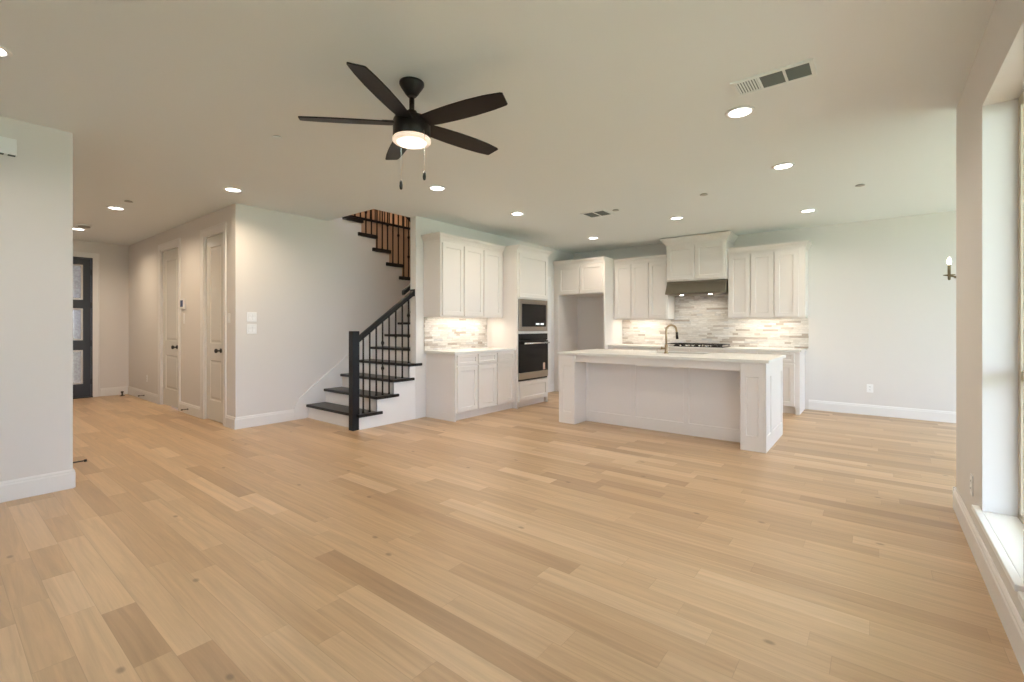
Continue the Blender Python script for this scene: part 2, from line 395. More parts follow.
def baseboard(name, p, q, side, label, h=.145, t=.016):
    """runs from p to q along the floor; side = +1/-1: which way it stands off the wall (left of p->q is +1)"""
    p, q = Vector((*p, 0)), Vector((*q, 0)); d = (q - p).normalized(); nrm = Vector((-d.y, d.x, 0)) * side
    prof = [(0, 0), (t, 0), (t, h - .03), (t - .004, h - .022), (t - .004, h - .012), (t - .010, h), (0, h)]
    mb = MB()
    A = [mb.bm.verts.new(p + nrm * a + Vector((0, 0, z))) for a, z in prof]; B = [mb.bm.verts.new(q + nrm * a + Vector((0, 0, z))) for a, z in prof]
    mb.bm.faces.new(A); mb.bm.faces.new(B[::-1])
    for i in range(len(prof)): mb.bm.faces.new((A[i], B[i], B[(i + 1) % len(prof)], A[(i + 1) % len(prof)]))
    return tag(mb.build(name, 'trim'), label, 'baseboard', kind='structure')
E1 = .016
baseboard('baseboard_left', (XL, YB), (XL, YH0 + .006), -1, 'white baseboard along the near left wall')
baseboard('baseboard_hall_left', (XL, YH0), (XE, YH0), -1, 'white baseboard on the hidden side of the entry hall')
baseboard('baseboard_hall_end', (XE, 1.93), (XE, YH1), -1, 'white baseboard right of the dark front door')
CW = .09
baseboard('baseboard_hall_far', (XE, YH1), (DA[0] - CW, YH1), -1, 'white baseboard between front door corner and the farther hall door')
baseboard('baseboard_hall_mid', (DA[1] + CW, YH1), (DB[0] - CW, YH1), -1, 'white baseboard between the two white hall doors')
baseboard('baseboard_hall_near', (DB[1] + CW, YH1), (XS + E1, YH1), -1, 'short white baseboard between nearer hall door and wall corner')
baseboard('baseboard_stair', (XS, YH1), (XS, 3.20), -1, 'white baseboard on the wall leading to the bottom stair')
baseboard('baseboard_back', (-.80, YBACK), (XN, YBACK), -1, 'white baseboard on the back wall right of the kitchen')
baseboard('baseboard_pantry', (XL, 7.36), (XL, 7.49), -1, 'short white baseboard beside the refrigerator recess')
baseboard('baseboard_right', (XR, YB), (XR, YN), 1, 'white baseboard along the near right wall under the window')
baseboard('baseboard_right_end', (XR - E1, YN), (XN, YN), 1, 'white baseboard around the end of the near right wall')

# ------------------------------------------------------------------ windows
def window(name, label, axis, t0, t1, a, b, z0, z1, mid=True, sill=True):
    """t0 = room face, t1 = outer face"""
    root = thing(name, label, 'window', kind='structure')
    s = 1 if t1 > t0 else -1
    fo, fi = t0 + s * .178, t0 + s * .126
    def bx(mb, u0, u1, v0, v1, c0, c1):
        p, q = min(v0, v1), max(v0, v1)
        if axis == 'x': mb.box(p, q, u0, u1, c0, c1)
        else: mb.box(u0, u1, p, q, c0, c1)
    mb = MB(); f = .05
    bx(mb, a, b, fi, fo, z0, z0 + f); bx(mb, a, b, fi, fo, z1 - f, z1)
    bx(mb, a, a + f, fi, fo, z0 + f, z1 - f); bx(mb, b - f, b, fi, fo, z0 + f, z1 - f)
    if mid: bx(mb, a + f, b - f, fi + s * .005, fo, .98, 1.03)
    mb.build('window_frame', 'winframe', root, .003)
    mb = MB(); g = (fi + fo) / 2
    bx(mb, a + f * .8, b - f * .8, g, g + s * .006, z0 + f * .8, z1 - f * .8); mb.build('pane', 'pane', root)
    if sill:
        mb = MB(); bx(mb, a - .04, b + .09, t0 - s * .03, t0, z0 - .004, z0 + .023); bx(mb, a, b, t0, fi, z0 - .004, z0 + .023)
        mb.build('sill', 'sill', root, .004)
    return root
WL = wl = ['tall deep-set window in the near right wall, white sill catching daylight', 'second window along the near right wall, nearer the viewpoint', 'third window along the near right wall', 'fourth window along the near right wall', 'rearmost window along the near right wall']
k = 1
for (a, b), lb in zip(WIN, wl):
    window('window_%d' % k, lb, 'x', XR, XR + .2, a, b, *WZ); k += 1
for (a, b), lb in zip(RW, ('wide rear window',)):
    window('window_%d' % k, lb + ' behind the viewpoint, in the rear wall', 'y', YB, YB - .2, a, b, .25, 2.40); k += 1
for (a, b), lb in zip(NW, ('nearest', 'middle', 'farthest')):
    window('window_%d' % k, lb + ' dining window beyond the near right wall', 'x', XN, XN + .2, a, b, .10, 2.52); k += 1

for (a, b), lb in zip(NF, ('single',)):
    window('window_%d' % k, lb + ' unseen window added in the short dining wall to brighten the back wall', 'y', YN, YN - .2, a, b, .3, 2.4); k += 1

# ------------------------------------------------------------------ hall doors
def casing(parent, u0, u1, h, wd=.09, t=.019, y=0.):
    mb = MB()
    prof = [(0, 0), (wd, 0), (wd, -t), (wd - .012, -t), (wd - .02, -t * .75), (.012, -t * .6), (0, -t * .5)]
    # mitred: side, head, side
    outer = [(u0, 0), (u0, h), (u1, h), (u1, 0)]
    dirs = [(-1, 0), (-1, 1), (1, 1), (1, 0)]
    rings = [[mb.bm.verts.new((px + dx * o, y + d, pz + dz * o)) for o, d in prof] for (px, pz), (dx, dz) in zip(outer, dirs)]
    for A, B in zip(rings, rings[1:]):
        for i in range(len(prof)): mb.bm.faces.new((A[i], A[(i + 1) % len(prof)], B[(i + 1) % len(prof)], B[i]))
    mb.bm.faces.new(rings[0]); mb.bm.faces.new(rings[-1])
    return mb.build('casing', 'trim', parent)
def knob(parent, x, z, y):
    k = MB().lathe([(.031, 0), (.031, -.006), (.026, -.010), (.011, -.014), (.010, -.036), (.020, -.042), (.028, -.052), (.029, -.062), (.022, -.072), (.006, -.076)], (x, y, z), 24, 'y').build('door_knob', 'bmetal', parent)
    k['label'] = 'black door knob'
    return k
def hall_door(name, label, u0, u1, kx):
    root = thing(name, label, 'door', (0, YH1, 0), kind='structure')
    casing(root, u0, u1, 2.46)
    mb = MB()
    for a, b in ((u0, u0 + .018), (u1 - .018, u1)): mb.box(a, b, .0, .13, 0, 2.46)
    mb.box(u0 + .018, u1 - .018, 0, .13, 2.442, 2.46); mb.build('jamb', 'trim', root)
    a, b = u0 + .021, u1 - .021; st = .125
    MB().panel(a, b, .012, 2.438, .022, .042, [(a + st, b - st, .27, .80), (a + st, b - st, 1.02, 2.30)], .010, .012, True).build('door_slab', 'doorp', root)
    knob(root, kx, .935, .022)
    for z in (.28, .95, 1.62, 2.2):
        h = MB().tube([(u0 + .021, .016, z - .045), (u0 + .021, .016, z + .045)], .007, 8).build('hinge', 'trim', root)
hall_door('door_1', 'farther white two-panel door in the hall wall, left of the thermostat', *DA, -8.27)
hall_door('door_2', 'nearer white two-panel door in the hall wall, beside the wall corner', *DB, -6.605)
# front door
root = thing('door_3', 'charcoal front door with three textured glass lites at the hall end', 'door', (XE, 0, 0), PI / 2, kind='structure')
# local frame: x -> world y, y -> world -x (into the wall)
casing(root, .90, 1.83, 2.45)
mb = MB()
for a, b in ((.90, .918), (1.812, 1.83)): mb.box(a, b, 0, .15, 0, 2.45)
mb.box(.918, 1.812, 0, .15, 2.432, 2.45); mb.build('jamb', 'frontdoor', root)
a, b = .921, 1.809; lites = [(1.025, 1.705, .245, .835), (1.025, 1.705, 1.005, 1.56), (1.025, 1.705, 1.71, 2.32)]
mb = MB(); y0, y1 = .02, .064
mb.box(a, lites[0][0], y0, y1, .012, 2.43); mb.box(lites[0][1], b, y0, y1, .012, 2.43)
zz = [.012] + [k for q in lites for k in q[2:]] + [2.43]
for i in range(0, len(zz), 2): mb.box(lites[0][0], lites[0][1], y0, y1, zz[i], zz[i + 1])
mb.build('door_slab', 'frontdoor', root)
for x0, x1, z0, z1 in lites:
    mb = MB(); f = .022
    mb.box(x0, x1, y0 - .006, y0 + .012, z0, z0 + f); mb.box(x0, x1, y0 - .006, y0 + .012, z1 - f, z1)
    mb.box(x0, x0 + f, y0 - .006, y0 + .012, z0 + f, z1 - f); mb.box(x1 - f, x1, y0 - .006, y0 + .012, z0 + f, z1 - f)
    bd = mb.build('glass_bead', 'bead', root); bd['label'] = 'pale bead around textured glass'
    MB().box(x0 + .01, x1 - .01, y0 + .018, y0 + .026, z0 + .01, z1 - .01).build('pane', 'doorglass', root)
for z in (.28, .95, 1.62, 2.2): MB().tube([(1.812, .012, z - .05), (1.812, .012, z + .05)], .009, 8).build('hinge', 'bmetal', root)
knob(root, .985, .96, y0)
MB().box(.90, 1.83, -.02, .14, 0, .018).build('threshold', 'bmetal', root)
# pantry door casing on the wall beyond the ovens
root = thing('door_4', 'white pantry door casing on the wall beyond the ovens', 'door', (XL, 0, 0), PI / 2, kind='structure')
casing(root, 6.52, 7.27, 2.10)
MB().panel(6.53, 7.26, .012, 2.09, -.012, .011, [(6.65, 7.14, .25, .85), (6.65, 7.14, 1.05, 1.96)], .006, .01, True).build('door_slab', 'doorp', root)

# ------------------------------------------------------------------ staircase
st = thing('staircase', 'black-treaded staircase with white risers, newel post and iron balusters, rising behind the kitchen wall', 'staircase', (0, 0, 0))
XK = -4.885                                         # outer face of the open stringer
TH = .036
for k in range(1, 9):
    y0, z1 = yl(k), RISE * k; yb = y0 + RUN + .03
    if k <= 4:
        e = XK + .035; yr = min(y0 + .345, 4.19)
        if k < 4: pts = [(XS + .002, y0), (e, y0), (e, yr), (XK + .003, yr), (XK + .003, yb), (XS + .002, yb)]
        else: pts = [(XS + .002, y0), (e, y0), (e, yr), (XK + .009, yr), (XK + .009, 4.098), (-5.0, 4.098), (-5.0, yb), (XS + .002, yb)]
        MB().prism(pts, 'z', z1 - TH, z1).build('tread', 'tread', st, .006)
        MB().box(XS + .002, XK - .002, y0 + .028, y0 + .046, z1 - RISE, z1 - TH).build('riser', 'trim', st)
    else:
        MB().box(XS + .002, -5.0, y0, yb if k < 8 else YS1 - .02, z1 - TH, z1).build('tread' if k < 8 else 'landing', 'tread', st, .006)
        MB().box(XS + .002, -5.0, y0 + .028, y0 + .046, z1 - RISE, z1 - TH).build('riser', 'trim', st)
MB().box(XUP, XS + .002, yu(9) - .02, YS1 - .02, RISE * 8 - TH, RISE * 8).build('landing', 'tread', st)
for k in range(9, 16):
    y1, z1 = yu(k), zu(k); e = XS + .035
    pts = [(XUP + .002, y1), (e, y1), (e, y1 - .34), (XS + .003, y1 - .34), (XS + .003, y1 - RUN - .03), (XUP + .002, y1 - RUN - .03)]
    MB().prism(pts, 'z', z1 - .054, z1).build('tread', 'tread', st, .006)
    MB().box(XUP + .002, XS - .001, y1 - .046, y1 - .028, zu(k - 1), z1 - .055).build('riser', 'trim', st)
MB().box(XUP - .02, XS + .035, yu(16) - .30, yu(16), UP - TH, UP).build('tread', 'tread', st, .006)
MB().box(XUP + .002, XS - .001, yu(16) - .046, yu(16) - .028, zu(15), UP - TH).build('riser', 'trim', st)
# open stringer on the room side
poly = [(yl(1) + .028, 0), (4.24, 0), (4.24, 4 * RISE - TH), (yl(4) + .028, 4 * RISE - TH)]
for k in (3, 2, 1): poly += [(yl(k + 1) + .028, k * RISE - TH), (yl(k) + .028, k * RISE - TH)]
MB().prism(poly, 'x', XK - .03, XK).build('stringer', 'trim', st)
# wall skirt board on the left
zs = lambda y: .315 + .745 * (y - 3.15)
MB().prism([(3.20, 0), (5.0, 1.1), (5.0, zs(5.0)), (3.10, zs(3.10)), (3.04, .145), (3.04, .02)], 'x', XS + .0005, XS + .019).build('skirt_board', 'trim', st)
# newel
NX, NY = -4.935, 3.195
nw = MB().box(NX - .045, NX + .045, NY - .045, NY + .045, 0, 1.19).build('newel_post', 'black', st, .004)
# handrail
ra = lambda y: 1.085 + .725 * (y - 3.24)
def rail_mesh(y0, y1, zf, x, wd=.062, ht=.058):
    mb = MB(); pr = [(-.5, -.5), (-.42, -.15), (-.5, .1), (-.38, .42), (-.15, .5), (.15, .5), (.38, .42), (.5, .1), (.42, -.15), (.5, -.5)]
    A = [mb.bm.verts.new((x + a * wd, y0, zf(y0) + b * ht * 1.25)) for a, b in pr]; B = [mb.bm.verts.new((x + a * wd, y1, zf(y1) + b * ht * 1.25)) for a, b in pr]
    mb.bm.faces.new(A); mb.bm.faces.new(B[::-1])
    for i in range(len(pr)): mb.bm.faces.new((A[i], B[i], B[(i + 1) % len(pr)], A[(i + 1) % len(pr)]))
    return mb
rail_mesh(NY + .045, 4.086, ra, NX).build('handrail', 'black', st)
MB().box(NX - .04, NX + .04, 4.078, 4.099, ra(4.09) - .048, ra(4.09) + .048).build('rosette', 'black', st, .004)
mb = rail_mesh(4.03, 4.97, lambda y: ra(y) + .05, -5.065, .055, .055); mb.build('wall_rail', 'black', st)
for y in (4.25, 4.8): MB().tube([(-5.0, y, ra(y) - .02), (-5.05, y, ra(y) - .02), (-5.065, y, ra(y) + .02)], .008, 8).build('rail_bracket', 'iron', st)
def baluster(x, y, z0, z1, kn):
    mb = MB(); r = .0075
    mb.box(x - r, x + r, y - r, y + r, z0, z1)
    mb.lathe([(.009, z0 + .026), (.017, z0 + .018), (.019, z0), ], (x, y, 0), 4, smooth=False)
    for t in kn:
        z = z0 + (z1 - z0) * t
        mb.lathe([(.009, z - .030), (.013, z - .024), (.020, z - .008), (.022, z), (.020, z + .008), (.013, z + .024), (.009, z + .030)], (x, y, 0), 10)
    return mb.build('baluster', 'iron', st)
for i, y in enumerate((3.322, 3.414, 3.509, 3.604, 3.704, 3.809, 3.915, 4.018)):
    k = max(q for q in range(1, 5) if yl(q) <= y)
    baluster(NX, y, RISE * k, ra(y) - .03, ((), (), (), (.36, .70), (), (.62,), (), (.42, .74))[i])
ru = lambda y: zu(15) + .90 - (y - yu(15)) * RISE / RUN
for i, y in enumerate((3.79, 3.89, 3.99, 4.088, 4.183, 4.281, 4.382, 4.482, 4.582, 4.686, 4.795, 4.905, 5.005)):
    k = 15 if i < 3 else 14 if i < 6 else 13 if i < 9 else 12 if i < 11 else 11
    baluster(XS - .045, y, zu(k), ru(y) - .03, ((), (.5,), (.3, .6), (), (.34, .62), (), (), (), (.45,), (), (.5,), (), (.35, .68))[i])
rail_mesh(3.63, 5.26, ru, XS - .045).build('handrail', 'black', st)
MB().box(XS - .09, XS, 5.26, 5.35, zu(10), ru(5.3) + .12).build('newel_post', 'black', st, .004)
# upstairs landing railing across the stairwell
ur = thing('landing_railing', 'dark railing upstairs, seen through the stairwell opening above the top treads', 'railing', (0, 0, 0))
MB().box(XUP - .10, XUP + .02, 2.6, YS1 - .02, UP + .10, UP + .145).build('shoe_rail', 'black', ur, .004)
y = 3.9
while y < 6.1:
    mb = MB(); mb.box(XUP - .0475, XUP - .0325, y - .0075, y + .0075, UP + .145, UP + 1.0); mb.build('baluster', 'iron', ur); y += .105
MB().box(XUP - .07, XUP - .01, 2.6, YS1 - .02, UP + 1.0, UP + 1.06).build('handrail', 'black', ur, .01)
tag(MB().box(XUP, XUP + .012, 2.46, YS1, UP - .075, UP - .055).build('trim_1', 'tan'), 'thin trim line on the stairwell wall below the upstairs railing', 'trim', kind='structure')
uf = slab('floor_upstairs', 'z', UP - .04, UP, XUP - 1.48, XUP - .12, 2.12, YS1, [], 'floor', 'upstairs hall floor behind the railing')
fl = thing('flush_ceiling_light', 'round flush light on the upstairs ceiling over the stairwell', 'ceiling light', (-6.9, 4.6, 5.4))
MB().lathe([(.15, 0), (.15, -.02), (.14, -.03)], seg=32).build('light_base', 'fan', fl)
MB().lathe([(.135, -.028), (.13, -.06), (.09, -.085), (.02, -.095)], seg=32).build('lens', 'fanring', fl)
area('stair_lamp', (0, 0, -.12), .2, 26, (1, .70, .45), fl)

# ------------------------------------------------------------------ kitchen cabinets
def shaker(name, parent, x0, x1, z0, z1, rail=.058, y=-.026, m='cab', t=.0255):
    return MB().panel(x0, x1, z0, z1, y, t, [(x0 + rail, x1 - rail, z0 + rail, z1 - rail)], .012, .003).build(name, m, parent, .0015, 1)
def crown(parent, w_, d, z0, z1, out, left=True, right=True, dl=None, dr=None):
    h = z1 - z0
    prof = [(0, 0), (.010, 0), (.012, h * .18), (out * .45, h * .45), (out * .80, h * .68), (out * .86, h * .78), (out, h * .80), (out, h)]
    mb = MB(); rings = []
    for o, z in prof:
        l, r = (o if left else 0), (o if right else 0)
        rings.append([mb.bm.verts.new(p) for p in ((-l, dl or d, z0 + z), (-l, -o, z0 + z), (w_ + r, -o, z0 + z), (w_ + r, dr or d, z0 + z))])
    for A, B in zip(rings, rings[1:]):
        for i in range(3): mb.bm.faces.new((A[i], A[i + 1], B[i + 1], B[i]))
    mb.bm.faces.new(rings[-1]); mb.bm.faces.new(rings[0]); mb.bm.faces.new([r[0] for r in rings] + [r[3] for r in rings[::-1]])
    return mb.build('crown', 'cab', parent)
def cab(name, label, loc, rz, group=None): return thing(name, label, 'cabinet', loc, rz, group)
def doors_row(parent, x0, x1, n, z0, z1, gap=.018, rail=.058, nm='door'):
    w_ = (x1 - x0 - gap * (n - 1)) / n
    for i in range(n): shaker(nm, parent, x0 + i * (w_ + gap), x0 + i * (w_ + gap) + w_, z0, z1, rail)
GAPB = .004                                                  # against the wall
LQ = PI / 2
# left run, facing +x
YT0, YT1 = 5.545, 6.375
c = cab('wall_cabinet', 'white three-door wall cabinet left of the oven tower', (-4.545, 4.235, 0), LQ)
wd, dp = YT0 - 4.235 - .003, .335 - GAPB
MB().box(0, wd, 0, dp, 1.412, 2.40).build('body', 'cab', c, .002)
MB().box(0, wd, 0, .02, 1.375, 1.411).build('light_rail', 'cab', c)
MB().box(0, .018, .02, dp, 1.375, 1.411).build('side_lip', 'cab', c); MB().box(wd - .018, wd, .02, dp, 1.375, 1.411).build('side_lip', 'cab', c)
doors_row(c, .022, wd - .022 - .045, 3, 1.392, 2.365, .022)
crown(c, wd, dp, 2.395, 2.49, .055, True, False)
ub = D.objects
def under(parent, w_, d, z, e):
    MB().box(.12, w_ - .12, .03, .055, z + .012, z + .036).build('light_strip', 'strip', parent)
    area('under_cabinet_lamp', (w_ / 2, d * .45, z + .008), w_ - .3, e, (1., .88, .72), parent, 'RECTANGLE', (0, 0, 0), .05, 170)
under(c, wd, dp, 1.375, UNDER_W)
c = cab('base_cabinet', 'white base cabinet of three drawers over three doors beside the stairs', (-4.315, 4.275, 0), LQ)
wd, dp = YT0 - 4.275 - .003, XL - (-4.315); dp = -dp - GAPB
MB().box(0, wd, 0, dp, .10, .882).build('body', 'cab', c, .002)
MB().box(0, .019, -.0, dp, 0, .10).build('end_panel', 'cab', c)
MB().box(.019, wd, .055, .07, 0, .10).build('toe_kick', 'cab', c)
doors_row(c, .028, wd - .045, 3, .735, .868, .022, .035, 'drawer_front')
doors_row(c, .028, wd - .045, 3, .115, .715, .022)
tag(MB().box(XL + GAPB, -4.29, 4.245, YT0 - .004, .884, .915).build('worktop', 'quartz', None, .003), 'white quartz worktop on the left base cabinet beside the oven tower', 'worktop')
tag(MB().box(XL + .001, XL + .012, 4.24, YT0 - .006, .917, 1.372).build('backsplash', 'stone_y'), 'pale ledger-stone backsplash between left worktop and wall cabinet', 'backsplash')
# oven tower
c = cab('oven_cabinet', 'tall white cabinet holding the microwave and wall oven', (-4.27, YT0, 0), LQ)
wd, dp = YT1 - YT0, .61 - GAPB
MB().box(0, .03, 0, dp, 0, 2.40).build('side_panel', 'cab', c, .002); MB().box(wd - .03, wd, 0, dp, 0, 2.40).build('side_panel', 'cab', c, .002)
MB().box(.03, wd - .03, 0, dp, 1.67, 2.40).build('upper_body', 'cab', c)
MB().box(.03, wd - .03, 0, dp, 1.135, 1.17).build('divider', 'cab', c); MB().box(.03, wd - .03, 0, dp, .09, .405).build('lower_body', 'cab', c)
MB().box(.03, wd - .03, .5, dp, .405, 1.67).build('back_panel', 'cab', c)
MB().box(.03, wd - .03, .055, .07, 0, .09).build('toe_kick', 'cab', c)
shaker('door', c, .035, wd - .035, 1.69, 2.365)
shaker('drawer_front', c, .035, wd - .035, .105, .395)
crown(c, wd, dp, 2.395, 2.485, .06, False, True)
# microwave
t = thing('microwave', 'built-in stainless microwave above the wall oven', 'microwave', (-4.27, YT0, 0), LQ)
x0, x1, z0, z1 = .033, wd - .033, 1.173, 1.667
mb = MB(); f = .07
mb.box(x0, x1, -.018, .0, z0, z0 + f); mb.box(x0, x1, -.018, 0, z1 - f, z1); mb.box(x0, x0 + f, -.018, 0, z0 + f, z1 - f); mb.box(x1 - f * .75, x1, -.018, 0, z0 + f, z1 - f)
mb.build('trim_kit', 'steel2', t, .003)
MB().box(x0 + .01, x1 - .01, 0.001, .42, z0 + .01, z1 - .01).build('body', 'bmetal', t)
MB().box(x0 + f + .002, x1 - f * .75 - .002, -.026, -.0005, z0 + f + .002, z1 - f - .002).build('door', 'bglass', t, .003)
mb = MB()
for a, b in ((.55, .68), (.72, .84)): mb.box(x0 + (x1 - x0) * a, x0 + (x1 - x0) * b, -.028, -.0265, z0 + f + .03, z0 + f + .055)
mb.build('display', 'display', t)
# oven
t = thing('wall_oven', 'black glass wall oven with steel handle below the microwave', 'oven', (-4.27, YT0, 0), LQ)
z0, z1 = .408, 1.132
MB().box(x0 + .005, x1 - .005, .001, .48, z0, z1).build('body', 'bmetal', t)
MB().box(x0, x1, -.020, .0, 1.03, z1).build('control_panel', 'bglass', t, .002)
MB().box(x0, x1, -.030, .0, .535, 1.022).build('door', 'bglass', t, .003)
o = MB().box(x0, x1, -.030, .0, .435, .533).build('lower_trim', 'steel', t, .003); o['label'] = 'stainless lower trim'
MB().box(x0, x1, -.012, 0, z0, .433).build('vent_grille', 'bmetal', t)
h = MB().tube([(x0 + .06, -.07, .985), (x1 - .03, -.07, .985)], .014, 16).build('handle', 'chrome', t); h['label'] = 'steel bar handle'
for xx in (x0 + .1, x1 - .07): MB().tube([(xx, -.028, .985), (xx, -.07, .985)], .009, 10).build('handle_post', 'chrome', h)
MB().box(x0 + .615, x0 + .675, -.0315, -.0302, .55, .66).build('energy_sticker', 'sticker', t)['label'] = 'pale paper sticker on the oven glass'

# back run, facing -y
YF = 7.50
c = cab('refrigerator_cabinet', 'white refrigerator surround with an empty recess under two small doors', (XL + .005, YF, 0), 0)
wd, dp = 1.075, YBACK - YF - GAPB
MB().box(0, .10, 0, dp, 0, 2.40).build('side_panel', 'cab', c, .002); MB().box(wd - .03, wd, 0, dp, 0, 2.40).build('side_panel', 'cab', c, .002)
MB().box(.10, wd - .03, 0, dp, 1.84, 2.40).build('upper_body', 'cab', c)
MB().box(.10, wd - .03, dp - .012, dp, 0, 1.84).build('back_panel', 'wall', c)
doors_row(c, .112, wd - .038, 2, 1.86, 2.375, .016)
crown(c, wd, dp, 2.395, 2.49, .05, False, False)
c = cab('wall_cabinet', 'white three-door wall cabinet between refrigerator recess and range hood', (-3.797, 7.87, 0), 0)
wd, dp = .992, YBACK - 7.87 - GAPB
MB().box(0, wd, 0, dp, 1.412, 2.40).build('body', 'cab', c, .002)
MB().box(0, wd, 0, .02, 1.375, 1.411).build('light_rail', 'cab', c)
MB().box(0, .018, .02, dp, 1.375, 1.411).build('side_lip', 'cab', c); MB().box(wd - .018, wd, .02, dp, 1.375, 1.411).build('side_lip', 'cab', c)
doors_row(c, .022, wd - .02, 3, 1.39, 2.365, .012, .065)
crown(c, wd, dp, 2.395, 2.485, .035, False, False)
under(c, wd, dp, 1.375, UNDER_W)
c = cab('hood_cabinet', 'taller white two-door cabinet above the range hood, nearly touching the ceiling', (-2.802, 7.79, 0), 0)
wd, dp = .954, YBACK - 7.79 - GAPB
MB().box(0, wd, 0, dp, 2.0, 2.63).build('body', 'cab', c, .002)
doors_row(c, .03, wd - .03, 2, 2.022, 2.575, .018)
crown(c, wd, dp, 2.60, 2.725, .075)
c = cab('wall_cabinet', 'white three-door wall cabinet right of the range hood', (-1.845, 7.87, 0), 0)
wd, dp = 1.04, YBACK - 7.87 - GAPB
MB().box(0, wd, 0, dp, 1.412, 2.40).build('body', 'cab', c, .002)
MB().box(0, wd, 0, .02, 1.375, 1.411).build('light_rail', 'cab', c)
MB().box(0, .018, .02, dp, 1.375, 1.411).build('side_lip', 'cab', c); MB().box(wd - .018, wd, .02, dp, 1.375, 1.411).build('side_lip', 'cab', c)
doors_row(c, .015, wd - .085, 3, 1.39, 2.365, .014, .065)
crown(c, wd, dp, 2.395, 2.485, .05, False, True)
under(c, wd, dp, 1.375, UNDER_W)
t = thing('range_hood', 'stainless under-cabinet range hood above the cooktop', 'range hood', (-2.797, 7.79, 0), 0)
wd = .944
MB().prism([(.42, 1.998), (.02, 1.998), (.02, 1.965), (-.075, 1.80), (-.075, 1.782), (.42, 1.782)], 'x', 0, wd).build('canopy', 'hood', t, .003)
MB().box(.05, wd - .05, -.02, .36, 1.770, 1.781).build('filter', 'steel2', t)
for xx in (.25, .7): MB().lathe([(.03, 1.769), (.03, 1.764), (.02, 1.762)], (xx, .02, 0), 20).build('hood_lamp', 'lens', t)
area('hood_light', (wd / 2, .15, 1.755), .5, 2.0, (1, .9, .76), t, 'RECTANGLE', (0, 0, 0), .1)
tag(MB().box(-3.797, -.80, YBACK - .014, YBACK - .002, .917, 1.373).box(-2.80, -1.85, YBACK - .014, YBACK - .002, 1.373, 1.99).build('backsplash', 'stone_x'), 'pale ledger-stone backsplash behind the cooktop on the back wall', 'backsplash')
# base units
def base_unit(label, x0, x1, nd, end=False, drawers=True):
    c = cab('base_cabinet', label, (x0, 7.62, 0), 0); wd, dp = x1 - x0 - .002, YBACK - 7.62 - GAPB
    MB().box(0, wd, 0, dp, .10, .882).build('body', 'cab', c, .002)
    MB().box(0, wd - (.05 if end else 0), .06, .075, 0, .10).build('toe_kick', 'cab', c)
    if end: MB().box(wd - .05, wd, 0, dp, 0, .10).build('end_panel', 'cab', c)
    r = wd - (.06 if end else .015)
    doors_row(c, .015, r, nd, .735, .868, .014, .035, 'drawer_front'); doors_row(c, .015, r, nd, .115, .715, .014)
    return c
base_unit('white base cabinet behind the island, next to the refrigerator recess', -3.797, -2.85, 2)
base_unit('white base cabinet under the cooktop, behind the island', -2.85, -1.85, 2)
base_unit('white base cabinet at the right end of the back run, past the island', -1.85, -.845, 2, True)
tag(MB().box(-3.797, -.825, 7.595, YBACK - .016, .884, .915).build('worktop', 'quartz', None, .003), 'long white quartz worktop along the back wall', 'worktop')
# cooktop
t = thing('gas_cooktop', 'black gas cooktop with five knobs on the back worktop', 'cooktop', (-2.325, 7.90, .916), 0)
MB().box(-.46, .46, -.25, .25, 0, .010).build('glass_plate', 'bglass', t, .004)
for gx in (-.305, 0, .305):
    mb = MB()
    for yy in (-.235, -.01, .215): mb.box(gx - .145, gx + .145, yy, yy + .014, .034, .048)
    for xx in (-.145, -.007, .131): mb.box(gx + xx, gx + xx + .014, -.221 + .0, .215, .035, .047)
    for xx in (-.14, .126):
        for yy in (-.235, .215): mb.box(gx + xx, gx + xx + .012, yy, yy + .012, .011, .034)
    mb.build('grate', 'bmetal', t)
for bx_, by_ in ((-.3, -.11), (-.3, .12), (0, .0), (.3, -.11), (.3, .12)):
    MB().lathe([(.05, .010), (.05, .018), (.036, .022), (.036, .030)], (bx_, by_, 0), 20).build('burner', 'bmetal', t)
for i in range(5):
    o = MB().lathe([(.020, .010), (.020, .014), (.016, .030), (.014, .034)], (-.20 + i * .10, -.225, .0), 16).build('knob', 'chrome', t); o['label'] = 'pale metal burner knob'

# ------------------------------------------------------------------ island
IX0, IX1, IY0, IY1 = -3.238, -.862, 5.115, 6.135
c = thing('kitchen_island', 'white panelled kitchen island with two end posts', 'kitchen island', (IX0, IY0, 0), 0)
W_, DD = IX1 - IX0, IY1 - IY0; PW, PY = .222, .32
def post(x):
    mb = MB(); mb.panel(x, x + PW, 0, .882, 0, .05, [(x + .055, x + PW - .055, .15, .74)], .008, .004)
    mb.box(x, x + PW, .05, PY, 0, .882); return mb.build('post', 'cab', c, .0015, 1)
post(0); post(W_ - PW)
MB().box(0, W_, PY, DD, 0, .68).build('body', 'cab', c)
sx0, sx1, sy0 = -2.33 - IX0, -1.61 - IX0, 5.71 - IY0
MB().box(0, sx0, PY, DD, .68, .882).build('body_top', 'cab', c); MB().box(sx1, W_, PY, DD, .68, .882).build('body_top', 'cab', c); MB().box(sx0, sx1, PY, sy0, .68, .882).build('body_top', 'cab', c)
MB().box(PW, W_ - PW, .025, .045, .795, .882).build('apron', 'cab', c, .0015)
# back panel under the overhang, three fields
a, b = PW, W_ - PW; s3 = (b - a) / 3
MB().panel(a + .001, b - .001, 0, .882, PY - .022, .021, [(a + .02 + i * s3 + (.02 if i else 0), a + (i + 1) * s3 - .02, .135, .82) for i in range(3)], .007, .004).build('back_panel', 'cab', c)
